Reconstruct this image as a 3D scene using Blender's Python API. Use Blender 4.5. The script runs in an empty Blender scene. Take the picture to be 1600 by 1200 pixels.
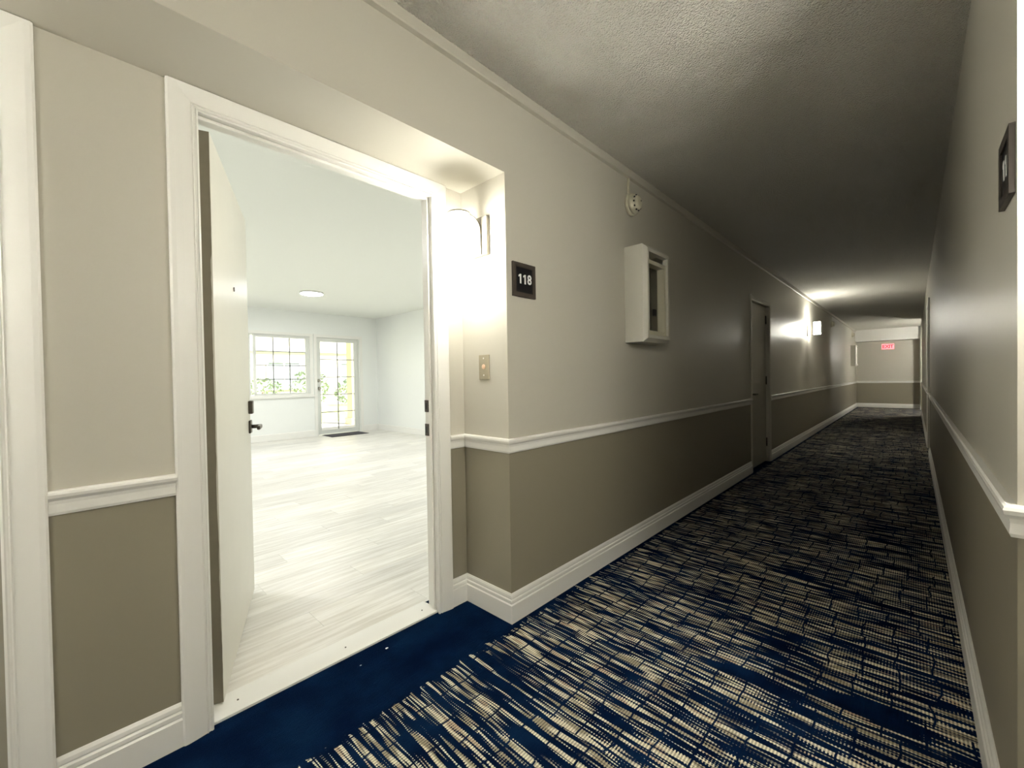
import bpy, bmesh, math, random
from mathutils import Vector, Matrix
random.seed(7)
SC = bpy.context.scene
COL = SC.collection
PI = math.pi

# ------------------------------------------------------------------ camera
FPX = 659.92
cam_d = bpy.data.cameras.new('camera')
cam_d.sensor_fit = 'HORIZONTAL'; cam_d.sensor_width = 36.0
cam_d.lens = FPX / 1600 * 36.0
cam_d.clip_start = 0.02; cam_d.clip_end = 300
cam = bpy.data.objects.new('camera', cam_d); COL.objects.link(cam)
yaw, pit, rol = [math.radians(v) for v in (43.5555, -0.7945, -0.9476)]
fw = Vector((-math.sin(yaw) * math.cos(pit), math.cos(yaw) * math.cos(pit), math.sin(pit)))
rt = Vector((math.cos(yaw), math.sin(yaw), 0)); up = rt.cross(fw)
r2 = math.cos(rol) * rt + math.sin(rol) * up
u2 = -math.sin(rol) * rt + math.cos(rol) * up
cam.matrix_world = Matrix(((r2.x, u2.x, -fw.x, 0), (r2.y, u2.y, -fw.y, 0), (r2.z, u2.z, -fw.z, 1.164), (0, 0, 0, 1)))
SC.camera = cam

# ------------------------------------------------------------------ light and exposure
SKY_STRENGTH = 0.26
SUN_STRENGTH = 15.0
SHADE_L = 72.0          # sconce glass
BULB_L = 420.0          # sconce bulb
DISC_L = 150.0          # ceiling disc in the unit
W = bpy.data.worlds.new('sky'); SC.world = W; W.use_nodes = True
wn = W.node_tree.nodes; wl = W.node_tree.links
sky = wn.new('ShaderNodeTexSky'); sky.sky_type = 'NISHITA'; sky.sun_disc = False
sky.sun_elevation = math.radians(52); sky.sun_rotation = math.radians(90); sky.dust_density = 3.0
wmix = wn.new('ShaderNodeHueSaturation'); wmix.inputs['Saturation'].default_value = 0.35
bg = wn['Background']; bg.inputs['Strength'].default_value = SKY_STRENGTH
wl.new(sky.outputs[0], wmix.inputs['Color']); wl.new(wmix.outputs[0], bg.inputs['Color'])
sun_d = bpy.data.lights.new('sun', 'SUN'); sun_d.energy = SUN_STRENGTH; sun_d.angle = 0.01
sun_d.color = (1, 0.97, 0.9)
sun = bpy.data.objects.new('sun', sun_d); COL.objects.link(sun)
sun.rotation_euler = Vector((-0.62, -0.25, -0.9)).to_track_quat('-Z', 'Y').to_euler()
sun.location = (-14, 4, 12)
vs = SC.view_settings
vs.view_transform = 'Standard'; vs.look = 'None'; vs.gamma = 1.0; vs.exposure = 0.0; vs.use_curve_mapping = False
SC.cycles.use_denoising = True
SC.cycles.max_bounces = 8; SC.cycles.diffuse_bounces = 5; SC.cycles.glossy_bounces = 3
SC.cycles.use_adaptive_sampling = True; SC.cycles.adaptive_threshold = 0.05
SC.cycles.transparent_max_bounces = 12; SC.cycles.sample_clamp_indirect = 8.0
SC.cycles.caustics_reflective = False; SC.cycles.caustics_refractive = False

# ------------------------------------------------------------------ measured plan (metres; corridor runs along +y)
XA = -1.3925      # corridor face of the left wall
XB = -1.7163      # back wall of the left alcove
XR = 0.1597       # corridor face of the right wall
XRB = 0.485       # back wall of the right alcove
XI = -1.80        # room face of the entry wall
Y1 = 1.4367       # left alcove's return wall
YR = 1.3879       # right alcove's return wall
YL = -1.25        # other end of the alcoves
ZS = 2.134        # alcove soffit
ZC = 2.547        # corridor ceiling
ZR = 0.84         # where the two wall colours meet
YE = 18.35        # end wall
YB = -5.0         # corridor end behind the camera
XF = -9.236       # far wall of the unit
YW = 5.08         # right wall of the unit
YV = -1.1         # left wall of the unit
ZI = 2.62         # ceiling of the unit
OY0, OY1, OZ = 0.315, 1.246, 2.06       # entry door opening
NY0, NY1 = -1.06, -0.128                # neighbouring door opening
DY0, DY1, DZ = 5.60, 6.42, 2.05         # flush door on the left wall
RY0, RY1, RZ = 8.05, 8.96, 2.10         # flush door on the right wall

# ------------------------------------------------------------------ materials
MATS = {}
def srgb(r, g, b):
    f = lambda c: (c / 255 / 12.92) if c / 255 <= 0.04045 else ((c / 255 + 0.055) / 1.055) ** 2.4
    return (f(r), f(g), f(b), 1)
def mat(name, col, rough=0.5, metal=0.0, bump=0.0, bscale=200.0, var=0.0, vscale=6.0, spec=0.5, bdist=0.002, coat=0.0):
    m = bpy.data.materials.new(name); m.use_nodes = True
    n = m.node_tree.nodes; l = m.node_tree.links; b = n['Principled BSDF']
    c = col if len(col) == 4 else (*col, 1)
    b.inputs['Base Color'].default_value = c
    b.inputs['Roughness'].default_value = rough; b.inputs['Metallic'].default_value = metal
    b.inputs['Specular IOR Level'].default_value = spec
    if coat: b.inputs['Coat Weight'].default_value = coat
    tc = n.new('ShaderNodeTexCoord')
    if bump:
        t = n.new('ShaderNodeTexNoise'); t.inputs['Scale'].default_value = bscale; t.inputs['Detail'].default_value = 2
        l.new(tc.outputs['Object'], t.inputs['Vector'])
        bp = n.new('ShaderNodeBump'); bp.inputs['Strength'].default_value = bump; bp.inputs['Distance'].default_value = bdist
        l.new(t.outputs['Fac'], bp.inputs['Height']); l.new(bp.outputs[0], b.inputs['Normal'])
    if var:
        t = n.new('ShaderNodeTexNoise'); t.inputs['Scale'].default_value = vscale; t.inputs['Detail'].default_value = 4
        l.new(tc.outputs['Object'], t.inputs['Vector'])
        mx = n.new('ShaderNodeMix'); mx.data_type = 'RGBA'
        mx.inputs['A'].default_value = tuple(x * (1 - var) for x in c[:3]) + (1,)
        mx.inputs['B'].default_value = tuple(min(1, x * (1 + var)) for x in c[:3]) + (1,)
        l.new(t.outputs['Fac'], mx.inputs['Factor']); l.new(mx.outputs['Result'], b.inputs['Base Color'])
    MATS[name] = m
    return m
def emis(name, col, strength):
    m = bpy.data.materials.new(name); m.use_nodes = True
    b = m.node_tree.nodes['Principled BSDF']
    b.inputs['Base Color'].default_value = (0.8, 0.8, 0.8, 1)
    b.inputs['Emission Color'].default_value = (*col, 1); b.inputs['Emission Strength'].default_value = strength
    MATS[name] = m
    return m
mat('wall_upper', (0.53, 0.507, 0.442), 0.42)
mat('wall_lower', (0.25, 0.227, 0.172), 0.42)
mat('trim_white', (0.82, 0.81, 0.77), 0.38)
mat('room_white', (0.82, 0.835, 0.81), 0.6)
mat('room_ceiling', (0.83, 0.845, 0.80), 0.8)
mat('vinyl_white', (0.70, 0.71, 0.67), 0.4)
mat('muntin_grey', (0.33, 0.33, 0.32), 0.5)
mat('door_cream', (0.66, 0.64, 0.565), 0.42, bump=0.05, bscale=40, var=0.03, vscale=9)
mat('door_edge', (0.18, 0.16, 0.115), 0.55, var=0.12, vscale=25)
mat('door_taupe', (0.36, 0.34, 0.28), 0.32, var=0.03)
mat('nickel', (0.50, 0.47, 0.41), 0.32, 1.0)
mat('satin_strap', (0.20, 0.185, 0.15), 0.55, 0.2)
mat('dark_metal', (0.09, 0.08, 0.065), 0.4, 0.8)
mat('bronze', (0.055, 0.045, 0.038), 0.45, 0.3, var=0.1, vscale=40)
mat('sign_black', (0.006, 0.006, 0.008), 0.3)
mat('sign_white', (0.85, 0.85, 0.85), 0.5)
mat('plastic_cream', (0.62, 0.59, 0.46), 0.45)
mat('hole_black', (0.01, 0.01, 0.01), 0.6)
mat('cabinet_white', (0.60, 0.585, 0.52), 0.45, bump=0.05, bscale=80)
mat('cabinet_inside', (0.34, 0.30, 0.24), 0.7, var=0.4, vscale=14)
mat('cabinet_paper', (0.45, 0.42, 0.34), 0.7, var=0.25, vscale=30)
mat('stainless', (0.40, 0.36, 0.27), 0.40, 0.5)
mat('bell_button', (0.80, 0.55, 0.38), 0.35)
mat('mat_pile', (0.055, 0.05, 0.06), 0.95, bump=0.8, bscale=400, var=0.3, vscale=80)
mat('mat_border', (0.02, 0.02, 0.025), 0.7)
mat('groove', (0.03, 0.027, 0.022), 0.7)
mat('spackle', (0.75, 0.73, 0.66), 0.7)
mat('lint', (0.7, 0.7, 0.75), 0.9)
mat('facade_cream', (0.82, 0.78, 0.66), 0.8, var=0.05, vscale=1)
mat('facade_trim', (0.85, 0.85, 0.83), 0.7)
mat('facade_glass', (0.42, 0.48, 0.52), 0.2)
mat('roof_tile', (0.55, 0.38, 0.30), 0.8, var=0.2, vscale=3)
mat('column_yellow', (0.85, 0.74, 0.46), 0.7, var=0.05)
mat('lawn', (0.42, 0.46, 0.20), 0.95, bump=0.6, bscale=60, var=0.35, vscale=5)
mat('paving', (0.70, 0.68, 0.63), 0.85, var=0.08, vscale=3)
mat('shrub_leaf', (0.30, 0.38, 0.27), 0.7, var=0.35, vscale=4)
mat('blossom', (0.7, 0.25, 0.28), 0.7)
mat('bark', (0.25, 0.19, 0.13), 0.9)
emis('disc_glow', (0.985, 1.0, 0.99), DISC_L)
emis('exit_glow', (1.0, 0.10, 0.16), 1.6)
mat('exit_red', (0.35, 0.01, 0.02), 0.5)

def glass_mat(name, tint=(1, 1, 1), refl=0.06):
    m = bpy.data.materials.new(name); m.use_nodes = True
    n = m.node_tree.nodes; l = m.node_tree.links; n.remove(n['Principled BSDF'])
    t = n.new('ShaderNodeBsdfTransparent'); t.inputs[0].default_value = (*tint, 1)
    g = n.new('ShaderNodeBsdfGlossy'); g.inputs['Roughness'].default_value = 0.02
    x = n.new('ShaderNodeMixShader'); x.inputs[0].default_value = refl
    l.new(t.outputs[0], x.inputs[1]); l.new(g.outputs[0], x.inputs[2]); l.new(x.outputs[0], n['Material Output'].inputs[0])
    MATS[name] = m
glass_mat('pane_glass', (0.97, 0.98, 0.98), 0.05)
glass_mat('cabinet_glass', (0.75, 0.75, 0.72), 0.10)

def ceiling_mat():
    m = mat('popcorn', (0.82, 0.80, 0.73), 0.95, spec=0.1)
    n = m.node_tree.nodes; l = m.node_tree.links; b = n['Principled BSDF']
    tc = n.new('ShaderNodeTexCoord')
    t1 = n.new('ShaderNodeTexNoise'); t1.inputs['Scale'].default_value = 120; t1.inputs['Detail'].default_value = 3; t1.inputs['Roughness'].default_value = 0.6
    t2 = n.new('ShaderNodeTexVoronoi'); t2.inputs['Scale'].default_value = 120; t2.feature = 'F1'
    l.new(tc.outputs['Object'], t1.inputs['Vector']); l.new(tc.outputs['Object'], t2.inputs['Vector'])
    ad = n.new('ShaderNodeMath'); ad.operation = 'SUBTRACT'
    l.new(t1.outputs['Fac'], ad.inputs[0]); 
    mu = n.new('ShaderNodeMath'); mu.operation = 'MULTIPLY'; mu.inputs[1].default_value = 0.5
    l.new(t2.outputs['Distance'], mu.inputs[0]); l.new(mu.outputs[0], ad.inputs[1])
    bp = n.new('ShaderNodeBump'); bp.inputs['Strength'].default_value = 1.0; bp.inputs['Distance'].default_value = 0.028
    l.new(ad.outputs[0], bp.inputs['Height']); l.new(bp.outputs[0], b.inputs['Normal'])
ceiling_mat()

class NT:
    """tiny node-graph writer"""
    def __init__(s, m): s.n = m.node_tree.nodes; s.l = m.node_tree.links
    def put(s, sock, v):
        if isinstance(v, (int, float)): sock.default_value = v
        elif isinstance(v, tuple): sock.default_value = v
        else: s.l.new(v, sock)
    def math(s, op, a, b=0.0, c=None):
        x = s.n.new('ShaderNodeMath'); x.operation = op
        s.put(x.inputs[0], a); s.put(x.inputs[1], b)
        if c is not None: s.put(x.inputs[2], c)
        return x.outputs[0]
    def xyz(s, x, y, z=0.0):
        c = s.n.new('ShaderNodeCombineXYZ'); s.put(c.inputs[0], x); s.put(c.inputs[1], y); s.put(c.inputs[2], z); return c.outputs[0]
    def noise(s, v, scale=1.0, detail=2.0, rough=0.5):
        t = s.n.new('ShaderNodeTexNoise'); s.l.new(v, t.inputs['Vector'])
        t.inputs['Scale'].default_value = scale; t.inputs['Detail'].default_value = detail; t.inputs['Roughness'].default_value = rough
        return t.outputs['Fac']
    def white(s, v):
        t = s.n.new('ShaderNodeTexWhiteNoise'); t.noise_dimensions = '3D'; s.l.new(v, t.inputs['Vector']); return t.outputs['Value']
    def step(s, v, lo, hi):
        r = s.n.new('ShaderNodeMapRange'); r.interpolation_type = 'SMOOTHSTEP'
        s.put(r.inputs[0], v); s.put(r.inputs[1], lo); s.put(r.inputs[2], hi); return r.outputs[0]
    def mix(s, f, a, b):
        m = s.n.new('ShaderNodeMix'); m.data_type = 'RGBA'; s.put(m.inputs['Factor'], f); s.put(m.inputs['A'], a); s.put(m.inputs['B'], b); return m.outputs['Result']

def carpet_mat():
    m = mat('carpet', (0.02, 0.03, 0.08), 1.0, spec=0.0)
    g = NT(m); b = g.n['Principled BSDF']
    tc = g.n.new('ShaderNodeTexCoord'); sp = g.n.new('ShaderNodeSeparateXYZ'); g.l.new(tc.outputs['Object'], sp.inputs[0])
    X, Y = sp.outputs[0], sp.outputs[1]
    # slow drift of the woven lines
    w1 = g.noise(g.xyz(g.math('MULTIPLY', X, 2.2), g.math('MULTIPLY', Y, 1.5), 3.0), 1.0, 2)
    Yw = g.math('ADD', Y, g.math('MULTIPLY', g.math('SUBTRACT', w1, 0.5), 0.045))
    # tufts: snap x to the yarn rows
    q = 0.0095
    Xq = g.math('MULTIPLY', g.math('FLOOR', g.math('DIVIDE', X, q)), q)
    w2 = g.noise(g.xyz(g.math('MULTIPLY', X, 5.0), g.math('MULTIPLY', Yw, 10.0), 8.0), 1.0, 1)
    Xb = g.math('ADD', X, g.math('MULTIPLY', g.math('SUBTRACT', w2, 0.5), 0.035))
    # bold bands and fine dashes, both long in x and narrow in y
    rib = g.math('SINE', g.math('MULTIPLY', X, 2 * PI / q))
    n1 = g.noise(g.xyz(g.math('MULTIPLY', Xq, 3.0), g.math('MULTIPLY', Yw, 50.0), 0.0), 1.0, 1.0, 0.5)
    n2 = g.noise(g.xyz(g.math('MULTIPLY', Xq, 5.0), g.math('MULTIPLY', Yw, 115.0), 5.0), 1.0, 1.0, 0.5)
    n1 = g.math('MULTIPLY_ADD', rib, 0.018, n1); n2 = g.math('MULTIPLY_ADD', rib, 0.035, n2)
    big = g.step(n1, 0.55, 0.57)
    fine = g.step(n2, 0.60, 0.625)
    # large scale density changes
    dn = g.noise(g.xyz(g.math('MULTIPLY', X, 1.6), g.math('MULTIPLY', Y, 3.0), 11.0), 1.0, 1)
    fine = g.math('MULTIPLY', fine, g.step(dn, 0.36, 0.46))
    # thin dark threads through the bold bands
    thr = g.step(g.noise(g.xyz(g.math('MULTIPLY', X, 3.0), g.math('MULTIPLY', Yw, 130.0), 21.0), 1.0, 0), 0.34, 0.40)
    pat = g.math('MAXIMUM', g.math('MULTIPLY', big, thr), fine)
    # wandering cross lines that cut the bands
    cell = g.math('DIVIDE', Xb, 0.105)
    band = g.math('FLOOR', g.math('DIVIDE', Yw, 0.16))
    cell = g.math('ADD', cell, g.white(g.xyz(band, 2.0, 0.0)))
    fr = g.math('FRACT', cell)
    dist = g.math('MINIMUM', fr, g.math('SUBTRACT', 1.0, fr))
    cut = g.step(dist, 0.020, 0.045)
    pat = g.math('MULTIPLY', pat, cut)
    # ragged start of the pattern along the plain borders in the alcoves
    rag = g.noise(g.xyz(0.0, g.math('MULTIPLY', Yw, 22.0), 2.0), 1.0, 1)
    lim = g.math('ADD', -1.375, g.math('MULTIPLY', g.math('SUBTRACT', rag, 0.35), 0.16))
    pat = g.math('MULTIPLY', pat, g.step(g.math('SUBTRACT', X, lim), 0.0, 0.006))
    pat = g.math('MULTIPLY', pat, g.math('LESS_THAN', X, XR + 0.01))
    # yarn ribs
    ribm = g.math('MULTIPLY_ADD', rib, 0.27, 0.75)
    # colours
    tint = g.noise(g.xyz(g.math('MULTIPLY', X, 6.0), g.math('MULTIPLY', Yw, 26.0), 15.0), 1.0, 1)
    yarn = g.mix(g.step(tint, 0.42, 0.52), srgb(165, 155, 132), srgb(230, 222, 196))
    yarn = g.mix(g.step(tint, 0.60, 0.68), yarn, srgb(192, 172, 148))
    yv = g.n.new('ShaderNodeMix'); yv.data_type = 'RGBA'; yv.blend_type = 'MULTIPLY'; yv.inputs['Factor'].default_value = 1.0
    rr = g.n.new('ShaderNodeCombineColor'); [g.l.new(ribm, rr.inputs[i]) for i in range(3)]
    g.l.new(yarn, yv.inputs['A']); g.l.new(rr.outputs[0], yv.inputs['B'])
    wear = g.noise(g.xyz(X, Y, 0.0), 7.0, 3)
    navy = g.mix(g.step(wear, 0.30, 0.75), (0.0016, 0.0058, 0.022, 1), (0.0032, 0.0135, 0.042, 1))
    col = g.mix(pat, navy, yv.outputs['Result'])
    g.l.new(col, b.inputs['Base Color'])
    fz = g.noise(tc.outputs['Object'], 600.0, 1)
    h = g.math('ADD', g.math('MULTIPLY', rib, 0.3), fz)
    bp = g.n.new('ShaderNodeBump'); bp.inputs['Strength'].default_value = 0.7; bp.inputs['Distance'].default_value = 0.003
    g.l.new(h, bp.inputs['Height']); g.l.new(bp.outputs[0], b.inputs['Normal'])
carpet_mat()

def plank_mat():
    m = mat('plank_oak', (0.7, 0.66, 0.58), 0.35, spec=0.4)
    g = NT(m); b = g.n['Principled BSDF']
    tc = g.n.new('ShaderNodeTexCoord'); oi = g.n.new('ShaderNodeObjectInfo')
    sp = g.n.new('ShaderNodeSeparateXYZ'); g.l.new(tc.outputs['Object'], sp.inputs[0])
    rnd = oi.outputs['Random']
    sx = g.math('ADD', g.math('MULTIPLY', sp.outputs[0], 38.0), g.math('MULTIPLY', rnd, 90.0))
    sy = g.math('ADD', g.math('MULTIPLY', sp.outputs[1], 2.2), g.math('MULTIPLY', rnd, 40.0))
    gr = g.noise(g.xyz(sx, sy, 0.0), 1.0, 5, 0.65)
    c = g.mix(g.step(gr, 0.32, 0.68), (0.60, 0.57, 0.51, 1), (0.80, 0.78, 0.735, 1))
    hs = g.n.new('ShaderNodeHueSaturation'); g.l.new(c, hs.inputs['Color'])
    g.l.new(g.math('MULTIPLY_ADD', rnd, 0.20, 0.90), hs.inputs['Value'])
    g.l.new(hs.outputs[0], b.inputs['Base Color'])
    g.l.new(g.math('MULTIPLY_ADD', gr, 0.2, 0.3), b.inputs['Roughness'])
plank_mat()

# ------------------------------------------------------------------ mesh helpers
def link(name, me, material, parent=None):
    o = bpy.data.objects.new(name, me); COL.objects.link(o)
    for k in (material if isinstance(material, (list, tuple)) else [material]): me.materials.append(MATS[k])
    if parent: o.parent = parent
    return o
def bm_obj(name, bm, material, parent=None, smooth=False):
    bmesh.ops.recalc_face_normals(bm, faces=bm.faces)
    me = bpy.data.meshes.new(name); bm.to_mesh(me); bm.free()
    if smooth:
        for p in me.polygons: p.use_smooth = True
    return link(name, me, material, parent)
def add_box(bm, x0, x1, y0, y1, z0, z1, mi=0, bev=0.0):
    v = [bm.verts.new((x, y, z)) for x in (x0, x1) for y in (y0, y1) for z in (z0, z1)]
    fs = []
    for q in ((0, 1, 3, 2), (4, 6, 7, 5), (0, 4, 5, 1), (2, 3, 7, 6), (0, 2, 6, 4), (1, 5, 7, 3)):
        f = bm.faces.new([v[i] for i in q]); f.material_index = mi; fs.append(f)
    if bev:
        bmesh.ops.recalc_face_normals(bm, faces=fs)
        es = list({e for f in fs for e in f.edges})
        r = bmesh.ops.bevel(bm, geom=es, offset=bev, segments=2, profile=0.5, affect='EDGES')
        for f in r['faces']: f.material_index = mi
    return v
def box(name, x0, x1, y0, y1, z0, z1, material, parent=None, bev=0.0):
    bm = bmesh.new(); add_box(bm, min(x0, x1), max(x0, x1), min(y0, y1), max(y0, y1), z0, z1, 0, bev)
    return bm_obj(name, bm, material, parent)
def add_cyl(bm, p, q, r, seg=20, r2=None, mi=0):
    p, q = Vector(p), Vector(q); d = (q - p)
    a = d.normalized().orthogonal().normalized(); c = d.normalized().cross(a)
    r2 = r if r2 is None else r2
    A = [bm.verts.new(p + (a * math.cos(t) + c * math.sin(t)) * r) for t in [2 * PI * i / seg for i in range(seg)]]
    B = [bm.verts.new(q + (a * math.cos(t) + c * math.sin(t)) * r2) for t in [2 * PI * i / seg for i in range(seg)]]
    for i in range(seg):
        j = (i + 1) % seg
        f = bm.faces.new((A[i], A[j], B[j], B[i])); f.material_index = mi; f.smooth = True
    for R in (A, B):
        f = bm.faces.new(R); f.material_index = mi
def cyl(name, p, q, r, material, parent=None, seg=20, r2=None):
    bm = bmesh.new(); add_cyl(bm, p, q, r, seg, r2); return bm_obj(name, bm, material, parent)
def add_lathe(bm, prof, seg=32, origin=(0, 0, 0), axis='z', closed=False):
    """prof: (radius, height) pairs turned round the axis"""
    O = Vector(origin); rings = []
    for r, h in prof:
        ring = []
        for i in range(seg):
            t = 2 * PI * i / seg
            if axis == 'z': v = Vector((r * math.cos(t), r * math.sin(t), h))
            elif axis == 'y': v = Vector((r * math.cos(t), h, r * math.sin(t)))
            else: v = Vector((h, r * math.cos(t), r * math.sin(t)))
            ring.append(bm.verts.new(O + v))
        rings.append(ring)
    idx = list(range(len(rings) - 1))
    for k in idx + ([-1] if closed else []):
        A, B = rings[k], rings[k + 1]
        for i in range(seg):
            j = (i + 1) % seg
            f = bm.faces.new((A[i], A[j], B[j], B[i])); f.smooth = True
    if not closed:
        for R, (r, h) in ((rings[0], prof[0]), (rings[-1], prof[-1])):
            if r > 1e-5: bm.faces.new(R)
def lathe(name, prof, material, parent=None, seg=32, origin=(0, 0, 0), axis='z', closed=False):
    bm = bmesh.new(); add_lathe(bm, prof, seg, origin, axis, closed)
    bmesh.ops.remove_doubles(bm, verts=bm.verts, dist=1e-6)
    return bm_obj(name, bm, material, parent)
def sweep(name, path, prof, material, parent=None):
    """closed profile (offset to the right of travel, z) along a plan path with mitred corners"""
    P = [Vector((x, y)) for x, y in path]; bm = bmesh.new(); rings = []
    nrm = []
    for i in range(len(P) - 1):
        d = (P[i + 1] - P[i]).normalized(); nrm.append(Vector((d.y, -d.x)))
    for i, p in enumerate(P):
        if i == 0: m = nrm[0]
        elif i == len(P) - 1: m = nrm[-1]
        else:
            a, b = nrm[i - 1], nrm[i]; m = (a + b) / (1 + a.dot(b))
        rings.append([bm.verts.new((p.x + m.x * o, p.y + m.y * o, z)) for o, z in prof])
    k = len(prof)
    for A, B in zip(rings, rings[1:]):
        for i in range(k):
            j = (i + 1) % k; bm.faces.new((A[i], A[j], B[j], B[i]))
    bm.faces.new(rings[0]); bm.faces.new(rings[-1])
    return bm_obj(name, bm, material, parent)
def empty(name, loc=(0, 0, 0), rot=(0, 0, 0)):
    o = bpy.data.objects.new(name, None); COL.objects.link(o); o.location = loc; o.rotation_euler = rot
    o.empty_display_size = 0.1
    return o
def tag(o, label=None, cat=None, group=None, kind=None):
    if label: o['label'] = label
    if cat: o['category'] = cat
    if group: o['group'] = group
    if kind: o['kind'] = kind
    return o
def struct(o, label): return tag(o, label, kind='structure')
def text_mesh(name, body, size, material, parent, mw, bold=0.0, depth=0.001, spacing=1.0):
    cu = bpy.data.curves.new(name, 'FONT'); cu.body = body; cu.size = size; cu.align_x = 'CENTER'; cu.align_y = 'CENTER'
    cu.extrude = depth; cu.offset = bold; cu.space_character = spacing; cu.resolution_u = 4
    t = bpy.data.objects.new(name + '_tmp', cu); COL.objects.link(t)
    dg = bpy.context.evaluated_depsgraph_get(); me = bpy.data.meshes.new_from_object(t.evaluated_get(dg))
    bpy.data.objects.remove(t); me.transform(mw); me.materials.clear()
    o = link(name, me, material, parent); return o

# ------------------------------------------------------------------ the setting: floors
struct(box('floor', -1.86, 0.62, YB - 0.1, YE + 0.3, -0.12, 0.0, 'carpet'), 'navy carpet with cream and tan broken stripes along the corridor')
fr = struct(box('floor_room', XF - 0.15, -1.72, YV - 0.1, YW + 0.1, -0.14, -0.006, 'vinyl_white'), 'pale whitewashed plank floor of the bright room')
PWD, PLN = 0.18, 1.22
plank_me = None
def plank_mesh(ln):
    bm = bmesh.new(); add_box(bm, -PWD / 2 + 0.0003, PWD / 2 - 0.0003, 0, ln - 0.0006, -0.006, 0.0, 0)
    for f in list(bm.faces): pass
    top = [e for e in bm.edges if all(v.co.z > -0.001 for v in e.verts)]
    bmesh.ops.bevel(bm, geom=top, offset=0.0006, segments=1, affect='EDGES')
    bmesh.ops.recalc_face_normals(bm, faces=bm.faces)
    me = bpy.data.meshes.new('plank'); bm.to_mesh(me); bm.free(); me.materials.append(MATS['plank_oak']); return me
full = plank_mesh(PLN)
x = XI - 0.055 - PWD / 2; row = 0
while x - PWD / 2 > XF - 0.1:
    y = YV - PLN * ((row * 0.37 + random.uniform(0, 0.12)) % 1.0)
    while y < YW:
        y0, y1 = max(y, YV), min(y + PLN, YW)
        if y1 - y0 > 0.05:
            me = full if abs((y1 - y0) - PLN) < 1e-4 else plank_mesh(y1 - y0)
            o = bpy.data.objects.new('plank', me); COL.objects.link(o); o.parent = fr
            o.location = (x, y0, random.uniform(-0.0003, 0.0003))
        y += PLN
    x -= PWD; row += 1

# ------------------------------------------------------------------ the setting: walls
def wall_seg(bm, x0, x1, y0, y1, z0=0.0, z1=ZC, split=True):
    if split and z0 < ZR < z1:
        add_box(bm, x0, x1, y0, y1, z0, ZR, 1); add_box(bm, x0, x1, y0, y1, ZR, z1, 0)
    else: add_box(bm, x0, x1, y0, y1, z0, z1, 1 if z1 <= ZR else 0)
TWO = ['wall_upper', 'wall_lower']
bm = bmesh.new()
XM = XI + 0.03
wall_seg(bm, XM, XA, Y1, DY0, 0, ZC + 0.05); wall_seg(bm, XM, XA, DY0, DY1, DZ, ZC + 0.05); wall_seg(bm, XM, XA, DY1, YE + 0.2, 0, ZC + 0.05)
wall_seg(bm, XM, XA - 0.14, DY0, DY1, 0, DZ)
wall_seg(bm, XM, XA, YB - 0.1, YL, 0, ZC + 0.05)
struct(bm_obj('wall_left', bm, TWO), 'two-tone greige and taupe left wall of the corridor')
bm = bmesh.new()
wall_seg(bm, XM, XB, YL, NY0 - 0.02); wall_seg(bm, XM, XB, NY1 + 0.02, OY0 - 0.02); wall_seg(bm, XM, XB, OY1 + 0.02, Y1)
wall_seg(bm, XM, XB, NY0 - 0.02, NY1 + 0.02, OZ + 0.02); wall_seg(bm, XM, XB, OY0 - 0.02, OY1 + 0.02, OZ + 0.02)
struct(bm_obj('wall_alcove', bm, TWO), 'recessed two-tone wall around the open doorway')
struct(box('ceiling_alcove', XB, XA, YL, Y1, ZS, ZC + 0.05, 'wall_upper'), 'greige soffit and header over the door recess')
struct(box('ceiling', XM - 0.02, XRB + 0.2, YB - 0.2, YE + 0.4, ZC, ZC + 0.16, 'popcorn'), 'textured popcorn ceiling of the corridor')
# right wall with door recess near the camera and an opening near the far end
RA0, RA1 = 15.5, 17.75
bm = bmesh.new()
wall_seg(bm, XR, XRB + 0.12, YR, RY0, 0, ZC + 0.05); wall_seg(bm, XR, XRB + 0.12, RY0, RY1, RZ, ZC + 0.05)
wall_seg(bm, XR + 0.10, XRB + 0.12, RY0, RY1, 0, RZ)
wall_seg(bm, XR, XRB + 0.12, RY1, RA0, 0, ZC + 0.05); wall_seg(bm, XR, XRB + 0.12, RA1, YE + 0.2, 0, ZC + 0.05)
wall_seg(bm, XR + 0.55, XR + 0.65, RA0 - 0.1, RA1 + 0.1, 0, ZC + 0.05)
wall_seg(bm, XR + 0.32, XR + 0.6, RA0 - 0.1, RA0, 0, ZC + 0.05); wall_seg(bm, XR + 0.32, XR + 0.6, RA1, RA1 + 0.1, 0, ZC + 0.05)
wall_seg(bm, XRB, XRB + 0.12, YL, YR, 0, ZC + 0.05); wall_seg(bm, XR, XRB + 0.12, YB - 0.1, YL, 0, ZC + 0.05)
struct(bm_obj('wall_right', bm, TWO), 'two-tone greige and taupe right wall of the corridor')
struct(box('ceiling_alcove_right', XR, XRB, YL, YR, ZS, ZC + 0.05, 'wall_upper'), 'greige soffit over the recess at the right edge')
struct(box('ceiling_recess_far', XR, XR + 0.66, RA0, RA1, ZC, ZC + 0.1, 'wall_upper'), 'ceiling of the lit recess near the corridor end')
struct(box('floor_recess_far', 0.62, XR + 0.66, RA0, RA1, -0.12, 0.0, 'carpet'), 'carpet of the lit recess near the corridor end')
bm = bmesh.new(); wall_seg(bm, XA - 0.3, XRB + 0.2, YE, YE + 0.12, 0, ZC + 0.05)
struct(bm_obj('wall_end', bm, TWO), 'two-tone wall closing the far end of the corridor')
bm = bmesh.new(); wall_seg(bm, XA - 0.3, XRB + 0.2, YB - 0.12, YB, 0, ZC + 0.05)
struct(bm_obj('wall_back', bm, TWO), 'two-tone wall closing the corridor behind the viewer')
struct(box('ceiling_beam', XA, XR, YE - 0.42, YE, 2.17, ZC, 'trim_white'), 'pale dropped header before the far end wall')

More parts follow.
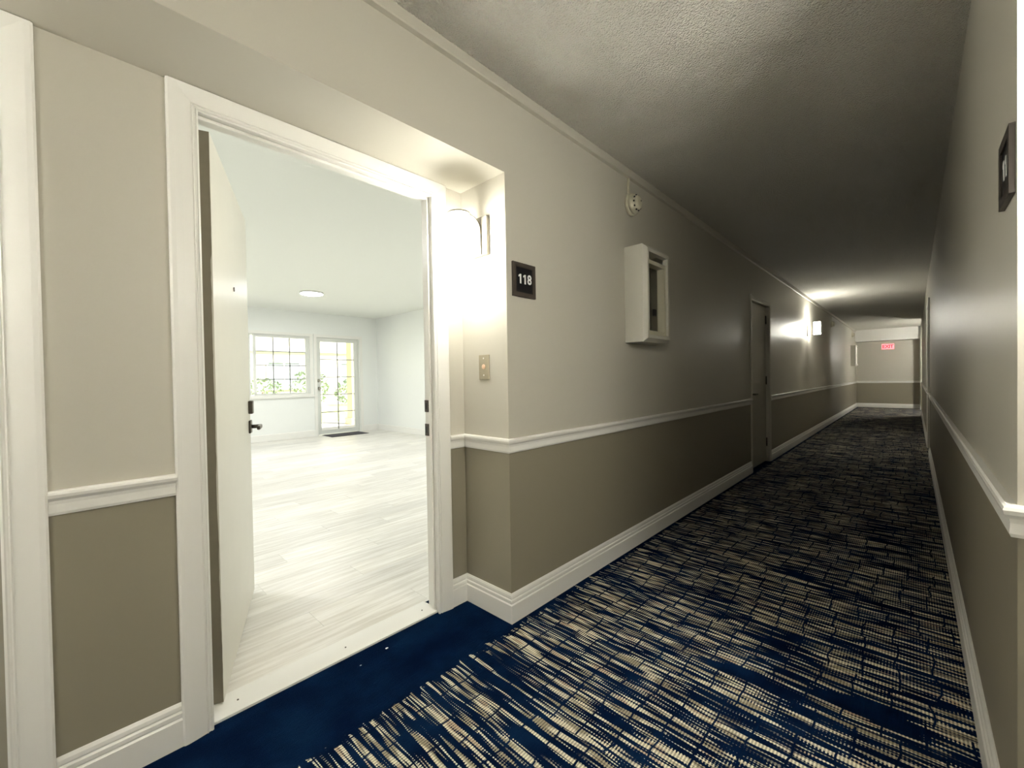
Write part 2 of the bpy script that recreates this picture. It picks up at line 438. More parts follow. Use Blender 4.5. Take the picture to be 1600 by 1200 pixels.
# the unit's shell
bm = bmesh.new()
add_box(bm, XI, XM, Y1, YW + 0.1, -0.1, ZI + 0.1); add_box(bm, XI, XM, OY1 + 0.02, Y1, -0.1, ZI + 0.1)
add_box(bm, XI, XM, NY1 + 0.3, OY0 - 0.02, -0.1, ZI + 0.1); add_box(bm, XI, XM, YV - 0.1, NY1 + 0.3, -0.1, ZI + 0.1)
add_box(bm, XI, XM, OY0 - 0.02, OY1 + 0.02, OZ + 0.02, ZI + 0.1)
struct(bm_obj('wall_room_entry', bm, 'room_white'), 'white entry wall inside the bright room')
struct(box('wall_room_right', XF - 0.1, XM, YW, YW + 0.12, -0.1, ZI + 0.1, 'room_white'), 'white right-hand wall of the bright room')
struct(box('wall_room_left', XF - 0.1, XM, YV - 0.12, YV, -0.1, ZI + 0.1, 'room_white'), 'white left-hand wall of the bright room')
struct(box('ceiling_room', XF - 0.2, XM, YV - 0.15, YW + 0.15, ZI, ZI + 0.15, 'room_ceiling'), 'smooth white ceiling of the bright room')
WY0, WY1, WZ0, WZ1 = 1.38, 3.53, 0.875, 2.125      # window hole
GY0, GY1, GZ = 3.66, 4.625, 2.125                  # garden door hole
bm = bmesh.new()
x0, x1 = XF - 0.14, XF
add_box(bm, x0, x1, YV - 0.1, WY0, -0.1, ZI + 0.1); add_box(bm, x0, x1, WY0, WY1, -0.1, WZ0); add_box(bm, x0, x1, WY0, WY1, WZ1, ZI + 0.1)
add_box(bm, x0, x1, WY1, GY0, -0.1, ZI + 0.1); add_box(bm, x0, x1, GY0, GY1, GZ, ZI + 0.1); add_box(bm, x0, x1, GY1, YW + 0.1, -0.1, ZI + 0.1)
add_box(bm, x0, x1, GY0, GY1, -0.1, -0.005)
struct(bm_obj('wall_room_far', bm, 'room_white'), 'white far wall of the bright room with window and glazed door')
struct(box('roof', XF - 0.3, 3.0, YB - 0.5, YE + 0.8, 2.80, 3.0, 'room_ceiling'), 'unseen slab added over the corridor and the room to block the sun')  # slab put in out of view to keep sunlight out
struct(box('wall_sun_block', XR + 0.66, XR + 0.8, YB - 0.5, YE + 0.8, -0.1, 2.82, 'room_white'), 'unseen wall added behind the right side of the corridor to block the sun')  # backing wall put in against sun leaks, never in view

# ------------------------------------------------------------------ trim
BASE = [(0, 0), (0.016, 0), (0.016, 0.086), (0.010, 0.091), (0.0125, 0.096), (0.0125, 0.107), (0.007, 0.112), (0.009, 0.117), (0.008, 0.128), (0.003, 0.137), (0, 0.137)]
RAIL = [(0, 0.808), (0.010, 0.808), (0.013, 0.816), (0.011, 0.838), (0.013, 0.848), (0.021, 0.857), (0.023, 0.866), (0.021, 0.873), (0.016, 0.876), (0, 0.876)]
CW = 0.084
runs = [('left', [(XB, NY1 + CW), (XB, OY0 - CW + 0.003)], 'between the two doors of the left recess'),
        ('left', [(XB, OY1 + CW - 0.003), (XB, Y1), (XA, Y1), (XA, DY0 - 0.05)], 'wrapping the corner beside the open doorway'),
        ('left', [(XA, DY1 + 0.05), (XA, YE)], 'on the left wall past the closed grey door'),
        ('end', [(XA, YE), (XR, YE)], 'across the far end wall'),
        ('right', [(XR, YE), (XR, RA1)], 'at the far end of the right wall'),
        ('right', [(XR, RA0), (XR, RY1 + 0.06)], 'on the right wall past the far door'),
        ('right', [(XR, RY0 - 0.06), (XR, YR), (XRB, YR), (XRB, YL), (XR, YL), (XR, YB)], 'along the near right wall and its recess'),
        ('left', [(XA, YB), (XA, YL), (XB, YL), (XB, NY0 - CW)], 'left wall behind the viewer')]
tn = 1
seen = {}
for side, path, where in runs:
    nm = 'baseboard_' + side
    struct(sweep(nm, path, BASE, 'trim_white'), 'white moulded baseboard ' + where)
    struct(sweep('trim_%d' % tn, path, RAIL, 'trim_white'), 'white chair rail ' + where); tn += 1
# cove strip under the ceiling along the left wall
COVE = [(0, 2.493), (0.020, 2.496), (0.022, 2.502), (0.020, ZC), (0, ZC)]
struct(sweep('trim_%d' % tn, [(XA, YB), (XA, YE - 0.42)], COVE, 'wall_upper'), 'greige strip under the ceiling along the left wall'); tn += 1
# white corner guards at the far right
struct(box('trim_%d' % tn, XR - 0.018, XR, YE - 0.40, YE - 0.30, 0.137, 2.17, 'trim_white'), 'white casing strip at the right of the far end wall'); tn += 1

# casing: three mitred lengths round a door opening
def prof_pts(w, t):
    return [(0.0, 0.0), (0.0, t * 0.45), (w * 0.06, t * 0.62), (w * 0.10, t * 0.50), (w * 0.16, t * 0.50), (w * 0.20, t * 0.72), (w * 0.24, t * 0.62),
            (w * 0.55, t * 0.85), (w * 0.80, t), (w * 0.94, t), (w, t * 0.80), (w, 0.0)]
def casing(parent, xf, sgn, y0, y1, z1, w, t, material='trim_white', ztop=None):
    """on plane x = xf, standing out along sgn; y0..y1 x 0..z1 is the opening"""
    pr = prof_pts(w, t)
    def ring(bm, kind):
        out = []
        for o, d in pr:
            x = xf + sgn * d
            zt = z1 + (o if ztop is None else min(o, ztop - z1))
            out.append({'L0': (x, y0 - o, 0), 'L1': (x, y0 - o, zt), 'R0': (x, y1 + o, 0), 'R1': (x, y1 + o, zt)}[kind])
        return [bm.verts.new(p) for p in out]
    for a, b in (('L0', 'L1'), ('L1', 'R1'), ('R1', 'R0')):
        bm = bmesh.new(); A = ring(bm, a); B = ring(bm, b); k = len(pr)
        for i in range(k):
            j = (i + 1) % k; bm.faces.new((A[i], A[j], B[j], B[i]))
        bm.faces.new(A); bm.faces.new(B)
        bm_obj('casing', bm, material, parent)

def lever(parent, flip=1):
    """lever handle: plate in the xz plane at y = 0, standing out along +y, arm towards +x * flip"""
    box('rose_plate', -0.032, 0.032, 0, 0.010, -0.034, 0.034, 'dark_metal', parent, 0.003)
    bm = bmesh.new()
    add_cyl(bm, (0, 0.008, 0), (0, 0.055, 0), 0.010, 16)
    add_box(bm, min(-0.011 * flip, 0.105 * flip), max(-0.011 * flip, 0.105 * flip), 0.045, 0.060, -0.010, 0.010, 0, 0.004)
    bm_obj('lever_arm', bm, 'dark_metal', parent)

# ------------------------------------------------------------------ door_1: entry door standing open
d1 = struct(empty('door_1', (0, 0, 0)), 'cream entry door standing open into the bright room')
casing(d1, XB, 1, OY0, OY1, OZ, CW, 0.020, ztop=ZS - 0.002)
j = 0.018
box('jamb', XI, XB + 0.006, OY0 - 0.020, OY0 - 0.004, 0, OZ + 0.02, 'trim_white', d1)
box('jamb', XI, XB + 0.006, OY1 + 0.004, OY1 + 0.020, 0, OZ + 0.02, 'trim_white', d1)
box('jamb', XI, XB + 0.006, OY0 - 0.004, OY1 + 0.004, OZ + 0.004, OZ + 0.02, 'trim_white', d1)
box('door_stop', XI + 0.047, XI + 0.062, OY1 - 0.008, OY1 + 0.004, 0.016, OZ + 0.004, 'trim_white', d1, 0.002)
box('door_stop', XI + 0.047, XI + 0.062, OY0 - 0.004, OY0 + 0.006, 0.016, OZ + 0.004, 'trim_white', d1, 0.002)
box('door_stop', XI + 0.047, XI + 0.062, OY0 + 0.006, OY1 - 0.008, OZ - 0.008, OZ + 0.004, 'trim_white', d1, 0.002)
for z in (1.03, 0.91):
    s = box('strike_plate', XI + 0.001, XI + 0.030, OY1 - 0.0005, OY1 + 0.0045, z - 0.030, z + 0.030, 'bronze', d1)
    box('strike_hole', XI + 0.007, XI + 0.022, OY1 - 0.0010, OY1 + 0.003, z - 0.016, z + 0.016, 'hole_black', s)
# threshold: rounded white saddle with screws
bm = bmesh.new(); N = 12
A = []
for i in range(N + 1):
    t = i / N; A.append((-1.726 - 0.128 * t, 0.004 + 0.013 * math.sin(PI * (0.06 + 0.88 * t)) ** 0.6))
for yy in (OY0 - 0.003, OY1 + 0.003):
    pass
R0 = [bm.verts.new((x, OY0 - 0.003, z)) for x, z in A] + [bm.verts.new((A[-1][0], OY0 - 0.003, 0)), bm.verts.new((A[0][0], OY0 - 0.003, 0))]
R1 = [bm.verts.new((x, OY1 + 0.003, z)) for x, z in A] + [bm.verts.new((A[-1][0], OY1 + 0.003, 0)), bm.verts.new((A[0][0], OY1 + 0.003, 0))]
k = len(R0)
for i in range(k):
    jn = (i + 1) % k; bm.faces.new((R0[i], R0[jn], R1[jn], R1[i]))
bm.faces.new(R0); bm.faces.new(R1)
th = bm_obj('threshold', bm, 'trim_white', d1)
for yy in (0.40, 0.80, 1.19):
    cyl('screw', (-1.775, yy, 0.0165), (-1.775, yy, 0.0182), 0.0035, 'dark_metal', th, 10)
# leaf
LT, LL, LZ0, LZ1 = 0.045, 0.915, 0.022, 2.048
TH = math.radians(69)
leaf = empty('leaf', (XI - 0.010, OY0 + 0.004, 0), (0, 0, TH)); leaf.parent = d1
# local: leaf runs along +y from the hinge, corridor face at x = LT
bm = bmesh.new(); add_box(bm, 0, LT, 0, LL, LZ0, LZ1)
bmesh.ops.recalc_face_normals(bm, faces=bm.faces)
for f in bm.faces:
    if f.normal.y < -0.9: f.material_index = 1
bm_obj('slab', bm, ['door_cream', 'door_edge'], leaf)
# ragged paint edge down the hinge side
bm = bmesh.new(); n = 90; rnd = random.Random(3)
vv = []
wv = 0.0015
for i in range(n + 1):
    z = LZ0 + (LZ1 - LZ0) * i / n
    wv = max(0.0004, min(0.005, wv + rnd.uniform(-0.0011, 0.0011)))
    if z > 1.6: wv = min(wv, 0.0012)
    vv.append((bm.verts.new((LT + 0.0003, -0.0006, z)), bm.verts.new((LT - wv, -0.0006, z))))
for a, b in zip(vv, vv[1:]): bm.faces.new((a[0], b[0], b[1], a[1]))
bm_obj('paint_edge', bm, 'door_cream', leaf)
for z in (0.25, 1.05, 1.85):
    cyl('hinge', (-0.004, -0.004, z - 0.05), (-0.004, -0.004, z + 0.05), 0.006, 'nickel', leaf, 12)
lv = empty('lever_handle', (LT, LL - 0.045, 0.925), (0, 0, -PI / 2)); lv.parent = d1
lv.parent = leaf
lv.matrix_parent_inverse = Matrix()
# handle pieces directly below the leaf (no fourth level)
def at_leaf(o, M): o.data.transform(M); o.parent = leaf
bpy.data.objects.remove(lv)
LM = Matrix.Translation((LT, LL - 0.045, 0.925)) @ Matrix.Rotation(-PI / 2, 4, 'Z')
tmp = empty('tmp'); lever(tmp, 1)
for o in list(tmp.children): at_leaf(o, LM)
bpy.data.objects.remove(tmp)
box('card_reader', LT, LT + 0.020, LL - 0.075, LL - 0.020, 0.995, 1.065, 'dark_metal', leaf, 0.004)
cyl('peephole', (LT, LL * 0.5, 1.585), (LT + 0.004, LL * 0.5, 1.585), 0.010, 'dark_metal', leaf, 16)

# ------------------------------------------------------------------ door_2: neighbouring closed door in the recess
d2 = struct(empty('door_2'), 'closed door at the left edge with only its white casing showing')
casing(d2, XB, 1, NY0, NY1, OZ, CW, 0.020, ztop=ZS - 0.002)
box('jamb', XI + 0.03, XB + 0.006, NY0 - 0.020, NY0 - 0.004, 0, OZ + 0.02, 'trim_white', d2)
box('jamb', XI + 0.03, XB + 0.006, NY1 + 0.004, NY1 + 0.020, 0, OZ + 0.02, 'trim_white', d2)
box('jamb', XI + 0.03, XB + 0.006, NY0 - 0.004, NY1 + 0.004, OZ + 0.004, OZ + 0.02, 'trim_white', d2)
box('leaf', XI + 0.005, XI + 0.045, NY0 - 0.002, NY1 + 0.002, 0.015, OZ + 0.002, 'door_taupe', d2)
box('threshold', -1.79, -1.726, NY0 - 0.003, NY1 + 0.003, 0, 0.014, 'trim_white', d2, 0.004)
tmp = empty('tmp'); lever(tmp, -1)
for o in list(tmp.children):
    o.data.transform(Matrix.Translation((XI + 0.045, NY0 + 0.07, 0.93)) @ Matrix.Rotation(-PI / 2, 4, 'Z')); o.parent = d2
bpy.data.objects.remove(tmp)

# ------------------------------------------------------------------ flush doors along the corridor
def flush_door(name, label, xf, sgn, y0, y1, z1, hinge_y, lever_y, lever_dir, cm='wall_upper', hm='dark_metal'):
    d = struct(empty(name), label)
    casing(d, xf, sgn, y0, y1, z1, 0.055, 0.014, cm)
    xr = xf - sgn * 0.035
    lf = box('leaf', xr - sgn * 0.045, xr, y0 + 0.004, y1 - 0.004, 0.012, z1 - 0.004, 'door_taupe', d)
    box('jamb', xf - sgn * 0.10, xf, y0 - 0.001, y0 + 0.003, 0, z1, 'wall_upper', d)
    box('jamb', xf - sgn * 0.10, xf, y1 - 0.003, y1 + 0.001, 0, z1, 'wall_upper', d)
    box('jamb', xf - sgn * 0.10, xf, y0 + 0.003, y1 - 0.003, z1 - 0.003, z1 + 0.001, 'wall_upper', d)
    for z in (0.26, 1.08, 1.88):
        cyl('hinge', (xr + sgn * 0.006, hinge_y, z - 0.055), (xr + sgn * 0.006, hinge_y, z + 0.055), 0.009, hm, d, 12)
    if lever_y is not None:
        tmp = empty('tmp'); lever(tmp, lever_dir)
        M = Matrix.Translation((xr, lever_y, 0.92)) @ Matrix.Rotation(-sgn * PI / 2, 4, 'Z')
        for o in list(tmp.children): o.data.transform(M); o.parent = d
        bpy.data.objects.remove(tmp)
    return d
flush_door('door_3', 'closed grey-taupe flush door with black lever on the left wall', XA, 1, DY0, DY1, DZ, DY1 - 0.012, DY0 + 0.07, -1)
flush_door('door_4', 'closed flush door seen edge-on in the right wall', XR, -1, RY0, RY1, RZ, RY1 - 0.012, None, 1, 'trim_white', 'nickel')

# ------------------------------------------------------------------ sconces
def sconce(label, loc, rotz, flipped=False, gain=1.0):
    """plate on plane y = 0 facing -y; centre of the plate at the origin"""
    root = empty('wall_sconce', loc, (0, PI if flipped else 0, 0))
    root.rotation_mode = 'XYZ'
    root.matrix_world = Matrix.Translation(loc) @ Matrix.Rotation(rotz, 4, 'Z') @ Matrix.Rotation(PI if flipped else 0, 4, 'Y')
    tag(root, label, 'wall lamp')
    gl = 'shade_glow_%.2f' % gain; gb = 'bulb_glow_%.2f' % gain
    emis(gl, (1.0, 0.965, 0.85), SHADE_L * gain); emis(gb, (1.0, 0.965, 0.85), BULB_L * gain)
    SY = -0.147
    pl = box('back_plate', -0.056, 0.056, -0.020, 0, -0.095, 0.095, 'satin_strap', root, 0.002)
    for sx in (-0.032, 0.032):
        cyl('screw', (sx, -0.020, 0.0), (sx, -0.024, 0.0), 0.0045, 'nickel', pl, 12)
    # bent strap
    pts = [(-0.026, -0.092), (-0.030, 0.02)]
    for i in range(1, 13):
        t = i / 12 * PI / 2
        pts.append((-0.030 - 0.068 * (1 - math.cos(t)), 0.02 + 0.066 * math.sin(t)))
    pts.append((SY - 0.012, 0.0880))
    bm = bmesh.new(); prev = None; hw, tk = 0.021, 0.004
    for i, (y, z) in enumerate(pts):
        a = Vector(pts[max(i - 1, 0)]); b = Vector(pts[min(i + 1, len(pts) - 1)]); d = (b - a).normalized(); nn = Vector((-d.y, d.x)) * tk / 2
        r = [bm.verts.new((sx, y + s * nn.x, z + s * nn.y)) for sx, s in ((-hw, -1), (hw, -1), (hw, 1), (-hw, 1))]
        if prev:
            for q in range(4): bm.faces.new((prev[q], prev[(q + 1) % 4], r[(q + 1) % 4], r[q]))
        else: bm.faces.new(r)
        prev = r
    bm.faces.new(prev)
    bm_obj('arm', bm, 'satin_strap', root)
    # glass drum, open below
    lathe('shade', [(0.052, 0.078), (0.052, -0.145), (0.0495, -0.145), (0.0495, 0.0755), (0.0, 0.0755), (0.0, 0.078)], gl, root, 24, (0, SY, 0))
    lathe('cap', [(0.0, 0.0785), (0.0535, 0.0785), (0.0535, 0.0815), (0.0, 0.0825)], 'nickel', root, 40, (0, SY, 0))
    for z in (0.040, 0.076):
        lathe('ring', [(0.0525, z - 0.0022), (0.0550, z - 0.0022), (0.0550, z + 0.0022), (0.0525, z + 0.0022)], 'nickel', root, 40, (0, SY, 0), closed=True)
    for a in (30, 120, 210, 300):
        t = math.radians(a); cx, cy = 0.0545 * math.cos(t), SY + 0.0545 * math.sin(t)
        cyl('post', (cx, cy, 0.040), (cx, cy, 0.078), 0.0022, 'nickel', root, 8)
    lathe('bulb', [(0.0, -0.135), (0.016, -0.128), (0.024, -0.110), (0.024, -0.095), (0.014, -0.065), (0.012, -0.045), (0.0, -0.045)], gb, root, 8, (0, SY, 0))
    return root
sconce('lit sconce with glass drum beside the open doorway, above the doorbell', (-1.556, Y1, 1.865), 0, gain=0.9)
sconce('lit sconce on the recess side wall at the right edge', (0.325, YR, 1.865), 0, gain=2.7)
sconce('added sconce, out of view on the left end of the door recess', (-1.556, YL, 1.865), PI, gain=1.95)  # unseen lamp, added to brighten the panel left of the doorway
sconce('added fill sconce, out of view on the near end of the right recess', (0.325, YL, 1.865), PI, gain=2.6)  # out-of-view lamp added as general fill for the corridor
sconce('lit sconce far down the left wall with upturned shade', (XA, 9.25, 1.93), PI / 2, True, gain=2.0)
sconce('lit sconce hidden in the recess near the corridor end', (XR + 0.55, 16.3, 1.90), -PI / 2, gain=5.0)

# ------------------------------------------------------------------ number plates
def number_sign(label, x, sgn, yc, zc, text, s=0.165):
    root = tag(empty('number_sign', (x, yc, zc)), label, 'sign')
    h = s / 2; t = 0.010
    fw_ = 0.022
    bm = bmesh.new()
    xo = sorted((0, sgn * t))
    add_box(bm, *xo, -h, -h + fw_, -h, h); add_box(bm, *xo, h - fw_, h, -h, h)
    add_box(bm, *xo, -h + fw_, h - fw_, h - fw_, h); add_box(bm, *xo, -h + fw_, h - fw_, -h, -h + fw_)
    bm_obj('frame', bm, 'bronze', root)
    xo = sorted((0, sgn * 0.006))
    pn = box('panel', *xo, -h + fw_, h - fw_, -h + fw_, h - fw_, 'sign_black', root)
    M = Matrix.Translation((sgn * 0.0065, sgn * 0.006, 0.006)) @ Matrix.Rotation(sgn * PI / 2, 4, 'Z') @ Matrix.Rotation(PI / 2, 4, 'X')
    for k, ch in enumerate(text):
        M2 = M @ Matrix.Translation(((k - (len(text) - 1) / 2) * 0.0335, 0, 0))
        if ch == '1':
            bm = bmesh.new(); P = [(-0.004, -0.023), (0.006, -0.023), (0.006, 0.023), (-0.002, 0.023), (-0.013, 0.0165), (-0.013, 0.008), (-0.004, 0.012)]
            A = [bm.verts.new((px, py, -0.0006)) for px, py in P]; B = [bm.verts.new((px, py, 0.0006)) for px, py in P]
            bm.faces.new(A); bm.faces.new(B)
            for q_ in range(len(P)): bm.faces.new((A[q_], A[(q_ + 1) % len(P)], B[(q_ + 1) % len(P)], B[q_]))
            o = bm_obj('digit', bm, 'sign_white', pn); o.data.transform(M2)
        else: text_mesh('digit', ch, 0.064, 'sign_white', pn, M2, bold=0.0016, depth=0.0006)
number_sign('black number plate reading 118 beside the lit recess', XA, 1, 1.557, 1.642, '118')
number_sign('dark number plate seen edge-on at the right edge', XR, -1, 1.482, 1.620, '117', 0.15)

# ------------------------------------------------------------------ doorbell
db = tag(empty('doorbell', (-1.552, Y1, 1.221)), 'brushed metal doorbell plate with round button below the near sconce', 'doorbell')
box('plate', -0.037, 0.037, -0.007, 0, -0.062, 0.062, 'stainless', db, 0.003)
lathe('button', [(0.0, -0.012), (0.009, -0.0118), (0.0125, -0.009), (0.0125, -0.007), (0.0, -0.007)], 'bell_button', db, 24, (0, 0, 0.002), 'y')
for z in (0.044, -0.040): cyl('screw', (0, -0.007, z), (0, -0.0085, z), 0.004, 'trim_white', db, 10)

# ------------------------------------------------------------------ smoke detectors (axis +x)
def smoke(label, y, z):
    root = tag(empty('smoke_detector', (XA, y, z)), label, 'smoke detector', 'smoke detectors on the left wall')
    lathe('base', [(0.0, 0.0), (0.074, 0.0), (0.074, 0.016), (0.070, 0.019), (0.0, 0.019)], 'plastic_cream', root, 36, axis='x')
    bd = lathe('body', [(0.0, 0.019), (0.062, 0.019), (0.066, 0.030), (0.062, 0.042), (0.050, 0.048), (0.047, 0.060), (0.040, 0.070), (0.022, 0.075), (0.0, 0.076)], 'plastic_cream', root, 36, axis='x')
    for i in range(10):
        t = 2 * PI * i / 10
        c = Vector((0.055, 0.0478 * math.cos(t), 0.0478 * math.sin(t)))
        box('vent', c.x - 0.004, c.x + 0.004, c.y - 0.005, c.y + 0.005, c.z - 0.005, c.z + 0.005, 'hole_black', bd)
    cyl('indicator', (0.072, 0.012, 0.010), (0.077, 0.012, 0.010), 0.005, 'hole_black', bd, 10)
    box('conduit', 0, 0.012, -0.036, -0.018, 0.068, ZC - 0.052 - z, 'plastic_cream', root, 0.002)
smoke('cream smoke detector high on the left wall above the white cabinet', 2.655, 2.325)
smoke('smoke detector past the far sconce on the left wall', 12.3, 2.30)
smoke('farthest smoke detector, near the end of the left wall', 16.9, 2.33)

# ------------------------------------------------------------------ wall cabinets
def cabinet(label, y0, z0):
    Wd, H, D = 0.380, 0.632, 0.150
    root = tag(empty('wall_cabinet', (XA, y0, z0)), label, 'cabinet', 'glazed cabinets on the left wall')
    ft = 0.035
    bm = bmesh.new(); t = 0.006
    add_box(bm, 0, D - ft, 0, t, 0, H); add_box(bm, 0, D - ft, Wd - t, Wd, 0, H)
    add_box(bm, 0, D - ft, t, Wd - t, 0, t); add_box(bm, 0, D - ft, t, Wd - t, H - t, H); 
    bm_obj('body', bm, 'cabinet_white', root)
    box('back_panel', 0.0, 0.006, t, Wd - t, t, H - t, 'cabinet_inside', root)
    # chamfered face frame
    def frame(name, o, i, xa, xb, ch, parent, m):
        bm = bmesh.new()
        def ring(off, x): return [bm.verts.new((x, yy, zz)) for yy, zz in ((off, off), (Wd - off, off), (Wd - off, H - off), (off, H - off))]
        R = [ring(o, xa), ring(o, xb - ch), ring(o + ch, xb), ring(i, xb), ring(i, xa)]
        for A, B in zip(R, R[1:] + R[:1]):
            for q in range(4): bm.faces.new((A[q], A[(q + 1) % 4], B[(q + 1) % 4], B[q]))
        return bm_obj(name, bm, m, parent)
    frame('face_frame', 0.0, 0.046, D - ft, D, 0.024, root, 'cabinet_white')
    # recessed door: lower than the frame, dark slot above it
    y0_, y1_, z0_, z1_ = 0.050, Wd - 0.050, 0.050, H - 0.090
    st = 0.026
    bm = bmesh.new()
    add_box(bm, D - 0.070, D - 0.014, y0_, y0_ + st, z0_, z1_); add_box(bm, D - 0.070, D - 0.014, y1_ - st, y1_, z0_, z1_)
    add_box(bm, D - 0.070, D - 0.014, y0_ + st, y1_ - st, z0_, z0_ + st); add_box(bm, D - 0.070, D - 0.014, y0_ + st, y1_ - st, z1_ - st, z1_)
    dr = bm_obj('door', bm, 'plastic_cream', root)
    box('pane', D - 0.066, D - 0.063, y0_ + st, y1_ - st, z0_ + st, z1_ - st, 'cabinet_glass', dr)
    box('paper', 0.008, 0.010, 0.10, Wd - 0.08, 0.16, 0.48, 'cabinet_paper', root)
    box('latch', D - 0.063, D - 0.050, Wd - 0.16, Wd - 0.12, 0.19, 0.235, 'hole_black', dr, 0.003)
cabinet('white metal cabinet with glass front projecting from the left wall', 2.570, 1.388)
cabinet('distant grey cabinet at the end of the left wall', 16.50, 1.365)

# ------------------------------------------------------------------ exit sign
ex = tag(empty('exit_sign', (-0.60, YE, 1.985)), 'glowing red EXIT sign on the far end wall', 'exit sign')
box('housing', -0.165, 0.165, -0.030, 0, -0.10, 0.10, 'plastic_cream', ex, 0.004)
fc = box('face', -0.150, 0.150, -0.034, -0.030, -0.085, 0.085, 'exit_glow', ex)
for k, ch in enumerate('EXIT'):
    text_mesh('letter', ch, 0.15, 'exit_red', fc, Matrix.Translation(((-0.098, -0.018, 0.042, 0.095)[k], -0.035, -0.002)) @ Matrix.Rotation(PI / 2, 4, 'X'), bold=0.002, depth=0.0008)

# ------------------------------------------------------------------ the unit: window, garden door, lamp, mat
ROOM_BASE = [(0, 0), (0.014, 0), (0.014, 0.115), (0.008, 0.128), (0, 0.132)]
for nm, path, lab in (('baseboard_far', [(XF, YV), (XF, GY0 - 0.05)], 'white baseboard under the window of the bright room'),
                      ('baseboard_far', [(XF, GY1 + 0.075), (XF, YW), (XI, YW)], 'white baseboard at the right corner of the bright room')):
    struct(sweep(nm, path, ROOM_BASE, 'trim_white'), lab)
wn1 = struct(empty('window_1'), 'white sliding window with divided panes in the bright room')
def frame_yz(name, x0, x1, y0, y1, z0, z1, w, material, parent, bev=0.0):
    bm = bmesh.new()
    add_box(bm, x0, x1, y0, y0 + w, z0, z1); add_box(bm, x0, x1, y1 - w, y1, z0, z1)
    add_box(bm, x0, x1, y0 + w, y1 - w, z0, z0 + w); add_box(bm, x0, x1, y0 + w, y1 - w, z1 - w, z1)
    return bm_obj(name, bm, material, parent)
frame_yz('window_trim', XF, XF + 0.016, WY0 - 0.055, WY1 + 0.055, WZ0 - 0.02, WZ1 + 0.045, 0.056, 'trim_white', wn1)
box('window_sill', XF, XF + 0.045, WY0 - 0.07, WY1 + 0.07, WZ0 - 0.035, WZ0 - 0.005, 'trim_white', wn1, 0.004)
frame_yz('window_frame', XF - 0.12, XF - 0.03, WY0, WY1, WZ0, WZ1, 0.030, 'vinyl_white', wn1)
def sash(parent, nm, xc, y0, y1, z0, z1, w, cols, rows, bar=0.019, frame_mat='vinyl_white'):
    s = frame_yz(nm, xc - 0.02, xc + 0.02, y0, y1, z0, z1, w, frame_mat, parent)
    gy0, gy1, gz0, gz1 = y0 + w, y1 - w, z0 + w, z1 - w
    for i in range(cols):
        for k in range(rows):
            box('pane', xc - 0.002, xc + 0.002, gy0 + (gy1 - gy0) * i / cols + bar / 2, gy0 + (gy1 - gy0) * (i + 1) / cols - bar / 2,
                gz0 + (gz1 - gz0) * k / rows + bar / 2, gz0 + (gz1 - gz0) * (k + 1) / rows - bar / 2, 'pane_glass', s)
    for i in range(1, cols):
        yy = gy0 + (gy1 - gy0) * i / cols; box('muntin', xc - 0.008, xc + 0.008, yy - bar / 2, yy + bar / 2, gz0, gz1, 'muntin_grey', s)
    for k in range(1, rows):
        zz = gz0 + (gz1 - gz0) * k / rows; box('muntin', xc - 0.008, xc + 0.008, gy0, gy1, zz - bar / 2, zz + bar / 2, 'muntin_grey', s)
    return s
sash(wn1, 'sash', XF - 0.055, 2.49, WY1 - 0.02, WZ0 + 0.015, WZ1 - 0.02, 0.048, 3, 4)
sash(wn1, 'sash', XF - 0.098, WY0 + 0.02, 2.45, WZ0 + 0.015, WZ1 - 0.02, 0.048, 3, 4)
gd = struct(empty('door_5'), 'white glazed garden door with ten panes in the bright room')
frame_yz('casing_frame', XF, XF + 0.016, GY0 - 0.05, GY1 + 0.075, -0.06, GZ + 0.045, 0.062, 'trim_white', gd)
frame_yz('jamb_frame', XF - 0.13, XF, GY0, GY1, -0.02, GZ, 0.022, 'vinyl_white', gd)
lf = sash(gd, 'leaf', XF - 0.055, GY0 + 0.02, GY1 - 0.02, 0.02, GZ - 0.02, 0.085, 2, 5)
for z in (1.176, 1.011):
    lathe('knob' if z < 1.1 else 'deadbolt', [(0.0, 0.0), (0.034, 0.0), (0.034, 0.006), (0.012, 0.010), (0.012, 0.028), (0.027, 0.038), (0.027, 0.054), (0.0, 0.060)] if z < 1.1 else
          [(0.0, 0.0), (0.034, 0.0), (0.032, 0.010), (0.020, 0.014), (0.018, 0.024), (0.0, 0.026)], 'nickel', lf, 24, (XF - 0.035, GY0 + 0.06, z), 'x')
for cx, cy, lab in ((-7.13, 2.78, 'round flat white light on the ceiling of the bright room, facing the window'),
                    (-7.13, 0.10, 'added ceiling light of the bright room, unseen behind the open door'),  # this and the next two are unseen, added to brighten the room
                    (-4.0, 4.00, 'added ceiling light of the bright room, unseen right of the doorway'),
                    (-4.0, -0.2, 'added ceiling light of the bright room, unseen left of the doorway')):
    cl = tag(empty('ceiling_light', (cx, cy, ZI)), lab, 'ceiling light', 'ceiling lights of the bright room')
    lathe('rim', [(0.168, 0.0), (0.176, 0.0), (0.176, -0.030), (0.168, -0.030)], 'trim_white', cl, 32, closed=True)
    lathe('diffuser', [(0.0, -0.001), (0.167, -0.001), (0.167, -0.028), (0.14, -0.035), (0.0, -0.038)], 'disc_glow', cl, 32)
mt = tag(empty('doormat', (-8.96, 4.15, 0.0)), 'dark grey doormat on the plank floor before the glazed door', 'mat')
box('border', -0.245, 0.245, -0.41, 0.41, 0.0005, 0.008, 'mat_border', mt, 0.003)
box('pile', -0.22, 0.22, -0.385, 0.385, 0.006, 0.013, 'mat_pile', mt, 0.003)

